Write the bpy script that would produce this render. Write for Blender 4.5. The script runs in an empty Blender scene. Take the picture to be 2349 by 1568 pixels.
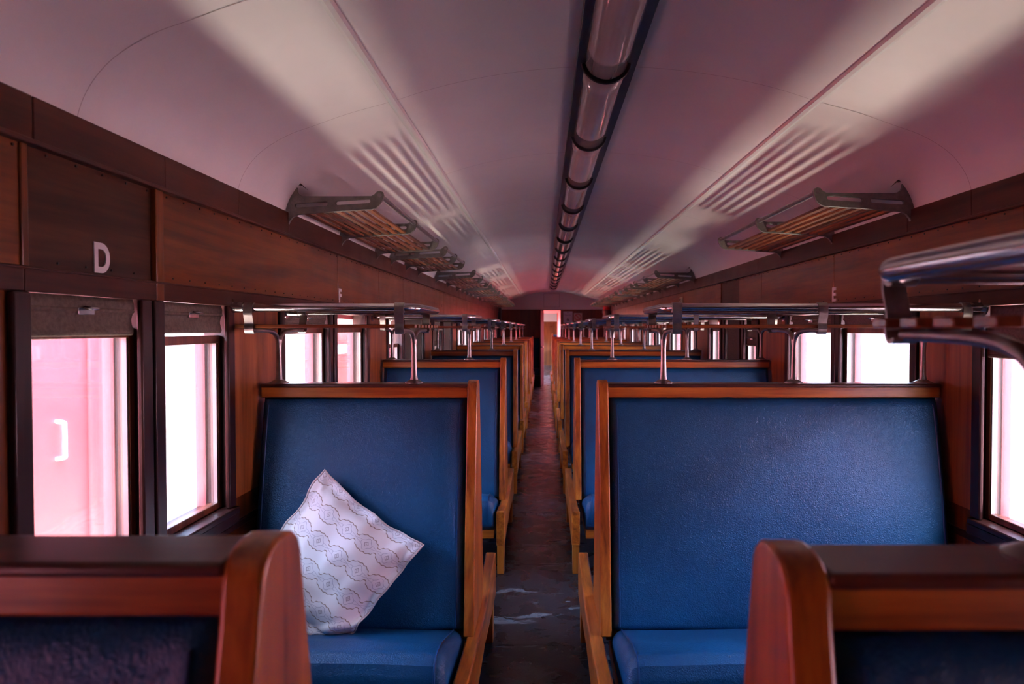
import bpy, bmesh, math, random
from mathutils import Vector, Matrix
random.seed(7)
C = bpy.context.scene.collection
PI = math.pi
FPX = 1566.0
EYE = 1.413
WL, WR = -1.06, 1.48          # inner faces of the side walls
XC = 0.21                      # centre line of the coach
YEND = 17.0
YBACK = -2.2
FR_L = [0.634] + [2.545 + 1.9*i for i in range(8)]
FR_R = [0.605] + [2.545 + 1.9*i for i in range(8)]
ORD = ['first', 'second', 'third', 'fourth', 'fifth', 'sixth', 'seventh', 'eighth', 'ninth', 'tenth', 'eleventh', 'twelfth', 'thirteenth',
       'fourteenth', 'fifteenth', 'sixteenth', 'seventeenth', 'eighteenth', 'nineteenth', 'twentieth']

# ------------------------------------------------------------------ materials
def new_mat(name):
    m = bpy.data.materials.new(name); m.use_nodes = True
    nt = m.node_tree; b = nt.nodes['Principled BSDF']
    return m, nt, b
def N(nt, t, **kw):
    n = nt.nodes.new(t)
    for k, v in kw.items():
        if k in n.inputs: n.inputs[k].default_value = v
        else: setattr(n, k, v)
    return n
def L(nt, a, b): nt.links.new(a, b)
def coords(nt, scale=(1, 1, 1), rnd=True):
    tc = N(nt, 'ShaderNodeTexCoord')
    mp = N(nt, 'ShaderNodeMapping'); mp.inputs['Scale'].default_value = scale
    if rnd:
        oi = N(nt, 'ShaderNodeObjectInfo')
        mu = N(nt, 'ShaderNodeMath', operation='MULTIPLY'); mu.inputs[1].default_value = 17.0
        L(nt, oi.outputs['Random'], mu.inputs[0])
        ad = N(nt, 'ShaderNodeVectorMath', operation='ADD')
        L(nt, tc.outputs['Object'], ad.inputs[0]); L(nt, mu.outputs[0], ad.inputs[1])
        L(nt, ad.outputs[0], mp.inputs['Vector'])
    else:
        L(nt, tc.outputs['Object'], mp.inputs['Vector'])
    return mp.outputs[0]
def ramp(nt, fac, stops):
    r = N(nt, 'ShaderNodeValToRGB'); cr = r.color_ramp
    while len(cr.elements) < len(stops): cr.elements.new(.5)
    for e, (p, c) in zip(cr.elements, stops): e.position = p; e.color = (*c, 1)
    L(nt, fac, r.inputs[0]); return r.outputs[0]
def wood(name, c0, c1, c2, axis, rough=.28, coat=.4, bump=.05, rnd=True, spec=.5):
    m, nt, b = new_mat(name); b.inputs['Specular IOR Level'].default_value = spec
    s = [16, 16, 16]; s[axis] = 1.1
    v = coords(nt, s, rnd)
    n1 = N(nt, 'ShaderNodeTexNoise', Scale=1.0, Detail=7.0, Roughness=.62, Distortion=.6); L(nt, v, n1.inputs['Vector'])
    s2 = [70, 70, 70]; s2[axis] = 3.0
    v2 = coords(nt, s2, rnd)
    n2 = N(nt, 'ShaderNodeTexNoise', Scale=1.0, Detail=3.0, Roughness=.6); L(nt, v2, n2.inputs['Vector'])
    mx = N(nt, 'ShaderNodeMath', operation='MULTIPLY_ADD'); mx.inputs[1].default_value = .3
    L(nt, n2.outputs[0], mx.inputs[0])
    sb = N(nt, 'ShaderNodeMath', operation='MULTIPLY_ADD'); sb.inputs[1].default_value = .85; sb.inputs[2].default_value = -.08
    L(nt, n1.outputs[0], sb.inputs[0]); L(nt, sb.outputs[0], mx.inputs[2])
    col = ramp(nt, mx.outputs[0], [(.34, c0), (.5, c1), (.68, c2)])
    L(nt, col, b.inputs['Base Color'])
    v3 = coords(nt, (6, 6, 6), rnd)
    n3 = N(nt, 'ShaderNodeTexNoise', Scale=1.0, Detail=4.0); L(nt, v3, n3.inputs['Vector'])
    mr = N(nt, 'ShaderNodeMapRange'); mr.inputs['To Min'].default_value = rough-.08; mr.inputs['To Max'].default_value = rough+.14
    L(nt, n3.outputs[0], mr.inputs['Value']); L(nt, mr.outputs[0], b.inputs['Roughness'])
    b.inputs['Coat Weight'].default_value = coat; b.inputs['Coat Roughness'].default_value = .18
    bp = N(nt, 'ShaderNodeBump', Strength=bump, Distance=.01); L(nt, mx.outputs[0], bp.inputs['Height']); L(nt, bp.outputs[0], b.inputs['Normal'])
    return m
def plain(name, col, rough=.5, metal=0., noise=.0, nscale=8., bump=0., bscale=60., spec=.5, coat=0.):
    m, nt, b = new_mat(name)
    b.inputs['Roughness'].default_value = rough; b.inputs['Metallic'].default_value = metal
    b.inputs['Specular IOR Level'].default_value = spec; b.inputs['Coat Weight'].default_value = coat
    v = coords(nt)
    n = N(nt, 'ShaderNodeTexNoise', Scale=nscale, Detail=5.0, Roughness=.6); L(nt, v, n.inputs['Vector'])
    d = tuple(max(0, c*(1-noise)) for c in col); u = tuple(min(1, c*(1+noise)) for c in col)
    L(nt, ramp(nt, n.outputs[0], [(.3, d), (.7, u)]), b.inputs['Base Color'])
    if bump:
        n2 = N(nt, 'ShaderNodeTexNoise', Scale=bscale, Detail=4.0); L(nt, v, n2.inputs['Vector'])
        bp = N(nt, 'ShaderNodeBump', Strength=bump, Distance=.005); L(nt, n2.outputs[0], bp.inputs['Height']); L(nt, bp.outputs[0], b.inputs['Normal'])
    return m
SEATW = [wood('seat_wood_%d' % a, (.17, .036, .005), (.47, .130, .016), (.72, .26, .038), a, rough=.3) for a in range(3)]
CAPW = wood('dark_cap_wood', (.035, .010, .006), (.075, .02, .012), (.13, .04, .02), 0, rough=.3)
PANELW = [wood('panel_wood_%d' % a, (.07, .015, .0025), (.16, .038, .005), (.24, .072, .010), a, rough=.3, bump=.02, coat=.25) for a in range(3)]
DARKW = [wood('dark_trim_wood_%d' % a, (.014, .004, .004), (.03, .008, .007), (.055, .015, .010), a, rough=.34, coat=.12, spec=.3) for a in range(3)]
FRIEZEW = wood('frieze_wood', (.035, .008, .005), (.06, .015, .008), (.09, .024, .012), 1, rough=.36, coat=.05, spec=.28)
ENDW = wood('end_wall_wood', (.10, .02, .010), (.17, .035, .014), (.22, .055, .02), 2, rough=.4)
SLATW = [wood('slat_wood_%d' % a, (.05, .012, .004), (.17, .045, .011), (.36, .11, .024), a, rough=.3) for a in range(2)]

def leather():
    m, nt, b = new_mat('blue_leather')
    v = coords(nt, (1, 1, 1))
    n = N(nt, 'ShaderNodeTexNoise', Scale=5.0, Detail=5.0, Roughness=.6); L(nt, v, n.inputs['Vector'])
    L(nt, ramp(nt, n.outputs[0], [(.3, (.002, .066, .19)), (.7, (.004, .095, .25))]), b.inputs['Base Color'])
    b.inputs['Roughness'].default_value = .40; b.inputs['Specular IOR Level'].default_value = .52; b.inputs['Coat Weight'].default_value = .0
    vo = N(nt, 'ShaderNodeTexVoronoi', Scale=150.0, feature='DISTANCE_TO_EDGE')
    dn = N(nt, 'ShaderNodeTexNoise', Scale=40.0, Detail=3.0); L(nt, v, dn.inputs['Vector'])
    mxv = N(nt, 'ShaderNodeMix', data_type='VECTOR'); mxv.inputs['Factor'].default_value = .02
    L(nt, v, mxv.inputs[4]); L(nt, dn.outputs['Color'], mxv.inputs[5]); L(nt, mxv.outputs[1], vo.inputs['Vector'])
    n2 = N(nt, 'ShaderNodeTexNoise', Scale=90.0, Detail=5.0, Roughness=.7); L(nt, v, n2.inputs['Vector'])
    ad = N(nt, 'ShaderNodeMath', operation='ADD'); L(nt, vo.outputs['Distance'], ad.inputs[0]); L(nt, n2.outputs[0], ad.inputs[1])
    bp = N(nt, 'ShaderNodeBump', Strength=.55, Distance=.003); L(nt, ad.outputs[0], bp.inputs['Height']); L(nt, bp.outputs[0], b.inputs['Normal'])
    return m
BLUE = leather()
PIPING = plain('blue_piping', (.008, .06, .19), rough=.35)
CHROME = plain('worn_chrome', (.62, .58, .58), rough=.17, metal=1., noise=.12, nscale=30)
STEEL = plain('dull_steel', (.33, .29, .28), rough=.36, metal=1., noise=.25, nscale=25, bump=.1)
IRON = plain('grey_cast_iron', (.20, .185, .165), rough=.5, metal=.35, noise=.25, nscale=40, bump=.25, bscale=120)
ALU = plain('aluminium_strip', (.62, .66, .66), rough=.3, metal=.8)
CEILP = plain('white_ceiling_paint', (.70, .675, .66), rough=.42, noise=.035, nscale=3.0, bump=.05, bscale=90, spec=.4)
SEAM = plain('ceiling_seam_paint', (.42, .36, .36), rough=.6)
BLACKM = plain('black_painted_metal', (.012, .011, .014), rough=.35, noise=.3)
LETTER = plain('white_letter_paint', (.72, .68, .68), rough=.5)
BLIND = plain('canvas_blind', (.16, .125, .10), rough=.9, noise=.25, nscale=90, bump=.3, bscale=400, spec=.1)
RED = plain('red_coach_paint', (.33, .085, .10), rough=.45, noise=.08, nscale=2.0, spec=.3)
REDR = plain('red_reveal_paint', (.55, .15, .17), rough=.45, noise=.05)
CREAM = plain('cream_coach_paint', (.62, .61, .63), rough=.5, noise=.04, nscale=2.0, spec=.3)
GROUND = plain('grey_ballast', (.36, .34, .30), rough=.95, noise=.25, nscale=12, bump=.4, bscale=30, spec=.1)
ROOFM = plain('grey_roof_paint', (.25, .25, .25), rough=.8)

def lampglass():
    m, nt, b = new_mat('frosted_lamp_glass')
    v = coords(nt, (30, 2, 30))
    n = N(nt, 'ShaderNodeTexNoise', Scale=1.0, Detail=3.0); L(nt, v, n.inputs['Vector'])
    L(nt, ramp(nt, n.outputs[0], [(.3, (.40, .35, .34)), (.7, (.5, .45, .43))]), b.inputs['Base Color'])
    b.inputs['Roughness'].default_value = .12; b.inputs['Coat Weight'].default_value = .6; b.inputs['Coat Roughness'].default_value = .04
    bp = N(nt, 'ShaderNodeBump', Strength=.08, Distance=.004); L(nt, n.outputs[0], bp.inputs['Height']); L(nt, bp.outputs[0], b.inputs['Normal'])
    return m
LAMPG = lampglass()
def glass():
    m, nt, b = new_mat('window_glass'); nt.nodes.remove(b)
    out = nt.nodes['Material Output']
    tr = N(nt, 'ShaderNodeBsdfTransparent'); tr.inputs[0].default_value = (.97, .97, .98, 1)
    gl = N(nt, 'ShaderNodeBsdfGlossy', Roughness=.03)
    fr = N(nt, 'ShaderNodeFresnel', IOR=1.45)
    mu = N(nt, 'ShaderNodeMath', operation='MULTIPLY'); mu.inputs[1].default_value = .8; L(nt, fr.outputs[0], mu.inputs[0])
    mx = N(nt, 'ShaderNodeMixShader'); L(nt, mu.outputs[0], mx.inputs[0]); L(nt, tr.outputs[0], mx.inputs[1]); L(nt, gl.outputs[0], mx.inputs[2])
    L(nt, mx.outputs[0], out.inputs[0]); return m
GLASS = glass()
def lino():
    m, nt, b = new_mat('worn_dark_lino')
    v = coords(nt, (1, 1, 1), False)
    n = N(nt, 'ShaderNodeTexNoise', Scale=7.0, Detail=8.0, Roughness=.65, Distortion=.4); L(nt, v, n.inputs['Vector'])
    v2 = coords(nt, (2.2, 6.0, 1), False)
    w = N(nt, 'ShaderNodeTexNoise', Scale=1.6, Detail=5.0, Roughness=.55, Distortion=.8); L(nt, v2, w.inputs['Vector'])
    c1 = ramp(nt, n.outputs[0], [(.35, (.006, .007, .009)), (.65, (.018, .021, .026))])
    mk = ramp(nt, w.outputs[0], [(.615, (0, 0, 0)), (.63, (1, 1, 1))])
    mx = N(nt, 'ShaderNodeMix', data_type='RGBA'); L(nt, mk, mx.inputs[0]); L(nt, c1, mx.inputs[6]); mx.inputs[7].default_value = (.10, .115, .13, 1)
    L(nt, mx.outputs[2], b.inputs['Base Color'])
    L(nt, ramp(nt, n.outputs[0], [(.3, (.16, .16, .16)), (.7, (.42, .42, .42))]), b.inputs['Roughness'])
    bp = N(nt, 'ShaderNodeBump', Strength=.25, Distance=.01); L(nt, n.outputs[0], bp.inputs['Height']); L(nt, bp.outputs[0], b.inputs['Normal'])
    return m
LINO = lino()

# ------------------------------------------------------------------ mesh helpers
class MB:
    def __init__(self): self.bm = bmesh.new()
    def box(self, x0, x1, y0, y1, z0, z1):
        r = bmesh.ops.create_cube(self.bm, size=1.0)
        for v in r['verts']:
            v.co = Vector(((x0+x1)/2 + v.co.x*abs(x1-x0), (y0+y1)/2 + v.co.y*abs(y1-y0), (z0+z1)/2 + v.co.z*abs(z1-z0)))
        return self
    def prism(self, pts, a0, a1, plane='yz'):
        def mk(p, a):
            if plane == 'yz': return (a, p[0], p[1])
            if plane == 'xz': return (p[0], a, p[1])
            return (p[0], p[1], a)
        v0 = [self.bm.verts.new(mk(p, a0)) for p in pts]; v1 = [self.bm.verts.new(mk(p, a1)) for p in pts]
        n = len(pts)
        self.bm.faces.new(v0); self.bm.faces.new(v1[::-1])
        for i in range(n): self.bm.faces.new((v0[i], v1[i], v1[(i+1) % n], v0[(i+1) % n]))
        return self
    def tube(self, pts, r, seg=12, cap=True, close=False, flat=None):
        pts = [Vector(p) for p in pts]; n = len(pts); rings = []
        up = None
        for i, p in enumerate(pts):
            if close: d = pts[(i+1) % n]-pts[i-1]
            else: d = pts[min(i+1, n-1)]-pts[max(i-1, 0)]
            d.normalize()
            if up is None:
                up = Vector((0, 0, 1)) if abs(d.z) < .9 else Vector((0, 1, 0))
            a = d.cross(up); a.normalize(); b = a.cross(d); b.normalize(); up = b
            rr = r[i] if isinstance(r, (list, tuple)) else r
            fa = flat if flat else 1.0
            rings.append([self.bm.verts.new(p + a*(rr*math.cos(2*PI*k/seg)) + b*(rr*fa*math.sin(2*PI*k/seg))) for k in range(seg)])
        m = n if close else n-1
        for i in range(m):
            A, B = rings[i], rings[(i+1) % n]
            for k in range(seg):
                self.bm.faces.new((A[k], A[(k+1) % seg], B[(k+1) % seg], B[k]))
        if cap and not close:
            self.bm.faces.new(rings[0][::-1]); self.bm.faces.new(rings[-1])
        return self
    def lathe(self, prof, cx, cy, seg=20):
        rings = [[self.bm.verts.new((cx+r*math.cos(2*PI*k/seg), cy+r*math.sin(2*PI*k/seg), z)) for k in range(seg)] for r, z in prof]
        for A, B in zip(rings, rings[1:]):
            for k in range(seg): self.bm.faces.new((A[k], A[(k+1) % seg], B[(k+1) % seg], B[k]))
        self.bm.faces.new(rings[0][::-1]); self.bm.faces.new(rings[-1]); return self
    def grid(self, f, nu, nv):
        vs = [[self.bm.verts.new(f(i/nu, j/nv)) for j in range(nv+1)] for i in range(nu+1)]
        for i in range(nu):
            for j in range(nv): self.bm.faces.new((vs[i][j], vs[i+1][j], vs[i+1][j+1], vs[i][j+1]))
        return vs
    def build(self, name, mat, parent=None, smooth=False, bevel=0, seg=2):
        bmesh.ops.recalc_face_normals(self.bm, faces=self.bm.faces)
        me = bpy.data.meshes.new(name); self.bm.to_mesh(me); self.bm.free()
        if smooth:
            for p in me.polygons: p.use_smooth = True
            try: me.set_sharp_from_angle(angle=math.radians(38))
            except Exception: pass
        me.materials.append(mat)
        o = bpy.data.objects.new(name, me); C.objects.link(o)
        if parent: o.parent = parent
        if bevel:
            b = o.modifiers.new('edge', 'BEVEL'); b.width = bevel; b.segments = seg; b.limit_method = 'ANGLE'; b.angle_limit = math.radians(40)
            b.harden_normals = False
            for p in me.polygons: p.use_smooth = True
            try: me.set_sharp_from_angle(angle=math.radians(38))
            except Exception: pass
        return o
def tag(o, label=None, cat=None, group=None, kind=None):
    if label: o['label'] = label
    if cat: o['category'] = cat
    if group: o['group'] = group
    if kind: o['kind'] = kind
    return o
def empty(name, loc=(0, 0, 0)):
    o = bpy.data.objects.new(name, None); C.objects.link(o); o.location = loc; o.empty_display_size = .1; return o
def copy_tree(o, parent=None):
    c = o.copy(); C.objects.link(c)
    if parent: c.parent = parent
    for ch in list(o.children): copy_tree(ch, c)
    return c
def struct(o, label=None, cat=None, group=None): return tag(o, label, cat, group, 'structure')
def arc(cx, cz, r, a0, a1, n):
    return [(cx+r*math.cos(a0+(a1-a0)*i/n), cz+r*math.sin(a0+(a1-a0)*i/n)) for i in range(n+1)]
def smoothpath(pts, n=8):
    P = [Vector(p) for p in pts]; out = []
    for i in range(len(P)-1):
        p0, p1, p2, p3 = P[max(i-1, 0)], P[i], P[i+1], P[min(i+2, len(P)-1)]
        for k in range(n):
            t = k/n
            out.append(.5*((2*p1)+(p2-p0)*t+(2*p0-5*p1+4*p2-p3)*t*t+(3*p1-p0-3*p2+p3)*t**3))
    out.append(P[-1]); return out
def curve_mesh(name, loops, extrude, bevel=0.0):
    cu = bpy.data.curves.new(name, 'CURVE'); cu.dimensions = '2D'; cu.fill_mode = 'BOTH'; cu.extrude = extrude; cu.bevel_depth = bevel
    for lp in loops:
        s = cu.splines.new('POLY'); s.points.add(len(lp)-1); s.use_cyclic_u = True
        for p, q in zip(s.points, lp): p.co = (q[0], q[1], 0, 1)
    ob = bpy.data.objects.new('tmp', cu); C.objects.link(ob)
    bpy.context.view_layer.update()
    me = bpy.data.meshes.new_from_object(ob.evaluated_get(bpy.context.evaluated_depsgraph_get()))
    bpy.data.objects.remove(ob); bpy.data.curves.remove(cu); me.name = name
    return me
def text_mesh(name, s, size, extrude=.002, offset=.0):
    cu = bpy.data.curves.new(name, 'FONT'); cu.body = s; cu.size = size; cu.extrude = extrude; cu.offset = offset
    cu.align_x = 'CENTER'; cu.align_y = 'CENTER'
    ob = bpy.data.objects.new('tmp', cu); C.objects.link(ob); bpy.context.view_layer.update()
    me = bpy.data.meshes.new_from_object(ob.evaluated_get(bpy.context.evaluated_depsgraph_get()))
    bpy.data.objects.remove(ob); bpy.data.curves.remove(cu); me.name = name
    return me
def mesh_obj(name, me, mat, parent=None):
    me.materials.clear(); me.materials.append(mat)
    o = bpy.data.objects.new(name, me); C.objects.link(o)
    if parent: o.parent = parent
    return o

# ------------------------------------------------------------------ room shell
struct(MB().box(WL-.1, WR+.1, YBACK, YEND+.12, -.06, 0).build('floor', LINO), 'dark worn lino floor of the coach aisle', 'floor')
bars = MB()
for y in (3.02, 4.05, 5.2, 7.1, 9.0, 10.9, 12.8, 14.7): bars.box(-.20, .14, y-.003, y+.003, -.002, .0015)
struct(bars.build('trim_1', BLACKM), 'dark joint strips across the aisle floor', 'trim')

PROF = [(0, 2.31), (.2, 2.303), (.4, 2.277), (.58, 2.238), (.728, 2.192), (.88, 2.150), (1.0, 2.108), (1.08, 2.080), (1.15, 2.042), (1.2, 2.002), (1.24, 1.948), (1.262, 1.89), (1.27, 1.83)]
def ceil_z(s):
    s = abs(s)
    for (a, za), (b, zb) in zip(PROF, PROF[1:]):
        if s <= b: return za+(zb-za)*(s-a)/(b-a)
    return PROF[-1][1]
def prof_curve():
    pts = smoothpath([(-s, z, 0) for s, z in PROF[::-1]] + [(s, z, 0) for s, z in PROF[1:]], 4)
    return [(XC+p.x, p.y) for p in pts]
PC = prof_curve()
m = MB()
outer = [(XC+(x-XC)*1.06, z+.10) for x, z in PC]
ys = [YBACK, YEND]
va = [[m.bm.verts.new((x, y, z)) for x, z in PC] for y in ys]
vb = [[m.bm.verts.new((x, y, z)) for x, z in outer] for y in ys]
n = len(PC)
for i in range(n-1):
    m.bm.faces.new((va[0][i], va[0][i+1], va[1][i+1], va[1][i])); m.bm.faces.new((vb[0][i], vb[1][i], vb[1][i+1], vb[0][i+1]))
for k in (0, 1):
    for i in range(n-1): m.bm.faces.new((va[k][i], vb[k][i], vb[k][i+1], va[k][i+1]))
for i in (0, n-1): m.bm.faces.new((va[0][i], va[1][i], vb[1][i], vb[0][i]))
struct(m.build('ceiling', CEILP, smooth=True), 'arched white painted ceiling of the coach', 'ceiling')
# longitudinal beads and cross seams
t = 2
for sgn, w in ((-1, 'left'), (1, 'right')):
    m = MB(); s = .728*sgn
    m.prism([(XC+s-.016, ceil_z(s-.016*sgn)+.006), (XC+s-.013, ceil_z(s)-.007), (XC+s, ceil_z(s)-.011), (XC+s+.013, ceil_z(s)-.008), (XC+s+.016, ceil_z(s)+.004)], YBACK, YEND-.02, 'xz')
    struct(m.build('trim_%d' % t, CEILP), 'white bead running along the %s side of the ceiling' % w, 'trim'); t += 1
m = MB()
for y in [0.4, 1.55, 2.36, 3.5, 4.7, 5.9, 7.1, 8.3, 9.5, 10.7, 11.9, 13.1, 14.3]:
    for i in range(n-1):
        (x0, z0), (x1, z1) = PC[i], PC[i+1]
        a = [m.bm.verts.new(q) for q in ((x0, y-.0013, z0-.0012), (x0, y+.0013, z0-.0012), (x1, y+.0013, z1-.0012), (x1, y-.0013, z1-.0012))]
        m.bm.faces.new(a)
bmesh.ops.remove_doubles(m.bm, verts=m.bm.verts, dist=1e-5)
struct(m.build('trim_%d' % t, SEAM), 'thin panel seams across the white ceiling', 'trim'); t += 1

ZH = 1.50       # top of the wall openings
SILL = {'left': .81, 'right': .765}
SASHW = wood('sash_wood', (.06, .016, .008), (.15, .045, .02), (.28, .09, .04), 2, rough=.35)
WIN = {'left': [(-.5, .28, 1.25, None), (.6, 1.15, .86, None), (1.395, 1.776, 1.40, None), (1.886, 2.262, 1.403, 1.389), (2.765, 3.34, 1.43, None), (3.465, 4.05, None, None),  # blinds of each wall's first two windows are unseen, added to cut light
                (4.63, 5.06, None, 1.30), (5.19, 5.98, .84, None), (6.50, 7.02, 1.24, None), (7.20, 7.80, .84, None),
                (8.32, 8.86, None, None), (9.0, 9.56, None, None), (10.15, 10.72, None, None), (10.86, 11.44, None, None),
                (12.05, 12.62, None, None), (12.76, 13.34, None, None), (13.95, 14.52, None, None), (14.66, 15.24, None, None)],
       'right': [(-.4, .30, .95, None), (.73, 1.30, .95, None), (1.45, 2.285, 1.32, None), (2.735, 3.385, 1.425, None), (3.485, 4.10, 1.43, None),
                 (4.72, 5.02, 1.29, None), (5.16, 5.54, .80, None), (5.70, 6.06, None, None), (6.64, 6.98, None, None), (7.30, 7.96, None, None),
                 (8.40, 8.92, None, None), (9.1, 9.72, None, None), (10.3, 10.88, None, None), (11.02, 11.64, None, None),
                 (12.2, 12.78, None, None), (12.92, 13.5, None, None), (14.1, 14.68, None, None), (14.82, 15.4, None, None)]}
SEAMS = {'left': [1.392, 1.86, 3.50, 4.36, 5.12, 5.60, 7.2, 8.3, 9.9, 11.4, 13.0, 14.6], 'right': [2.10, 3.47, 4.62, 5.15, 5.68, 7.2, 8.6, 10.1, 11.6, 13.0, 14.6]}
G = .04
wn = 1
blinds = []
for side in ('left', 'right'):
    W = WL if side == 'left' else WR
    sg = -1 if side == 'left' else 1       # outward direction
    def X(d): return W+sg*d
    sl = SILL[side]
    wins = WIN[side]
    wall = MB()
    def wb(m, d0, d1, y0, y1, z0, z1):
        a, b = sorted((X(d0), X(d1))); m.box(a, b, y0, y1, z0, z1)
    wb(wall, 0, .08, YBACK, YEND+.1, 0, sl-.02); wb(wall, 0, .08, YBACK, YEND+.1, ZH, 1.90)
    edges = [YBACK]
    for (y0, y1, *_r) in wins: edges += [y0-G, y1+G]
    edges.append(YEND+.1)
    for a, b in zip(edges[0::2], edges[1::2]): wb(wall, 0, .08, a, b, sl-.02, ZH)
    struct(wall.build('wall_%s' % side, PANELW[2]), 'varnished wooden %s side wall of the coach' % side, 'wall')
    # outer painted skin
    sk = MB()
    wb(sk, .082, .118, YBACK, YEND+.1, -.35, sl-.03); wb(sk, .082, .118, YBACK, YEND+.1, 1.465, 1.95)
    edges = [YBACK]
    for (y0, y1, *_r) in wins: edges += [y0-.025, y1+.043]
    edges.append(YEND+.1)
    for a, b in zip(edges[0::2], edges[1::2]): wb(sk, .082, .118, a, b, sl-.03, 1.465)
    struct(sk.build('wall_%s_outer' % side, REDR), 'red painted outer skin of the %s side wall' % side, 'wall')
    # upper panels
    up = MB(); se = [YBACK]+SEAMS[side]+[YEND]
    for i, (a, b) in enumerate(zip(se, se[1:])):
        pr = .007
        if side == 'left' and abs(a-1.392) < .01: continue
        if side == 'right' and abs(a-5.15) < .01: continue
        wb(up, -pr, .0, a+.002, b-.002, 1.537, 1.792)
    struct(up.build('wall_%s_panelling' % side, PANELW[1], bevel=.002, seg=1), 'polished wood panels above the %s windows' % side, 'wall')
    rc = MB()
    if side == 'left': wb(rc, -.001, 0, 1.40, 1.85, 1.537, 1.79)
    else: wb(rc, -.001, 0, 5.152, 5.678, 1.537, 1.79)
    struct(rc.build('trim_%d' % t, wood('brown_recess_wood_'+side, (.03, .010, .005), (.06, .020, .009), (.09, .032, .014), 1, rough=.45, coat=0, spec=.25)), 'dark recessed panel above a %s window' % side, 'trim'); t += 1
    if side == 'left':
        bt = MB(); wb(bt, -.016, 0, 1.845, 1.883, 1.487, 1.79); wb(bt, -.012, 0, 1.375, 1.395, 1.487, 1.79)
        struct(bt.build('trim_%d' % t, PANELW[2], bevel=.003), 'upright battens beside the panel lettered D', 'trim'); t += 1
    # header board, frieze with its bead and screws
    hd = MB(); cuts = [YBACK, 1.377, 1.865, YEND] if side == 'left' else [YBACK, 3.47, YEND]
    for a, b in zip(cuts, cuts[1:]):
        wb(hd, -.015, .0, a+.0015, b-.0015, 1.487, 1.536)
    wb(hd, -.019, 0, YBACK, YEND, 1.533, 1.539)
    struct(hd.build('trim_%d' % t, FRIEZEW, bevel=.003), 'wooden header board over the %s windows' % side, 'trim'); t += 1
    fz = MB(); fcuts = ([YBACK, 1.40, 1.885, 2.34, 2.80] if side == 'left' else [YBACK, 2.34, 2.75])+[4.66, 6.5, 8.4, 10.3, 12.2, 14.1, YEND]
    for a, b in zip(fcuts, fcuts[1:]): wb(fz, -.02, 0, a+.001, b-.001, 1.796, 1.886)
    wb(fz, -.026, 0, YBACK, YEND, 1.786, 1.797)
    struct(fz.build('trim_%d' % t, FRIEZEW, bevel=.003), 'dark wooden frieze between %s wall and ceiling' % side, 'trim'); t += 1
    sc = MB(); y = .9
    while y < 8:
        sc.tube([(X(-.0065), y, 1.777), (X(-.0095), y, 1.777)], .0032, 6); sc.tube([(X(-.0065), y+.03, 1.553), (X(-.0095), y+.03, 1.553)], .0028, 6)
        y += .092
    struct(sc.build('trim_%d' % t, BLACKM), 'row of small dark screws in the %s wall panels' % side, 'trim'); t += 1
    # pier panels between the windows
    pi_ = MB()
    bays = []
    for (a, b) in zip(wins, wins[1:]):
        if b[0]-a[1] > .25: bays.append((a[1]+.058, b[0]-.058))
    for a, b in bays: wb(pi_, -.006, 0, a, b, sl+.02, 1.486)
    struct(pi_.build('wall_%s_piers' % side, wood('pier_wood_'+side, (.16, .042, .011), (.31, .085, .02), (.43, .14, .034), 2, rough=.36, bump=.02, coat=.1)), 'varnished wood panels between the %s windows' % side, 'wall')
    sk2 = MB(); wb(sk2, -.012, 0, YBACK, YEND, sl-.085, sl-.06)
    struct(sk2.build('trim_%d' % t, DARKW[1], bevel=.004), 'dark moulding under the %s window sills' % side, 'trim'); t += 1
    for wi, (y0, y1, bl, top) in enumerate(wins):
        root = empty('window_%d' % wn, (X(0), (y0+y1)/2, sl)); wn += 1
        yc = (y0+y1)/2
        def lb(m, d0, d1, ya, yb, za, zb):       # box in window-local coordinates
            a, b = sorted((sg*d0, sg*d1)); m.box(a, b, ya-yc, yb-yc, za-sl, zb-sl)
        struct(root, ('%s wood framed window from the camera in the %s wall' % (ORD[wi-2], side)) if wi > 1 else 'wood framed window beside the camera in the %s wall' % side, 'window')
        cs = MB(); lb(cs, -.016, .0, y0-.05, y0, sl-.0, 1.487); lb(cs, -.016, .0, y1, y1+.05, sl-.0, 1.487)
        cs.build('casing', DARKW[2], root, bevel=.005)
        jb = MB(); lb(jb, 0, .08, y0-G-.001, y0-G+.008, sl, ZH); lb(jb, 0, .08, y1+G-.008, y1+G+.001, sl, ZH); lb(jb, 0, .08, y0-G, y1+G, ZH-.012, ZH)
        jb.build('jamb', DARKW[2], root)
        si = MB(); lb(si, -.03, .115, y0-G-.005, y1+G+.005, sl-.022, sl); lb(si, -.022, -.001, y0-.06, y1+.06, sl-.06, sl-.02)
        si.build('sill', DARKW[1], root, bevel=.005)
        st = top if top else 1.415
        sa = MB()
        lb(sa, .024, .050, y0-.03, y0+.001, sl, st); lb(sa, .024, .050, y1+.008, y1+.031, sl, st)
        lb(sa, .024, .050, y0+.001, y1+.008, sl, sl+.022); lb(sa, .022, .052, y0+.001, y1+.008, st-.027, st)
        sa.build('sash', SASHW, root, bevel=.003)
        al = MB(); lb(al, .027, .040, y1+.0015, y1+.0085, sl+.02, st-.025); lb(al, .028, .040, y0+.001, y0+.005, sl+.02, st-.025)
        al.build('metal_strip', ALU, root)
        pn = MB(); lb(pn, .038, .042, y0+.003, y1+.006, sl+.02, st-.025); pn.build('pane', GLASS, root)
        if bl:
            blinds.append((side, wi, y0, y1, bl, sg, W))

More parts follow.
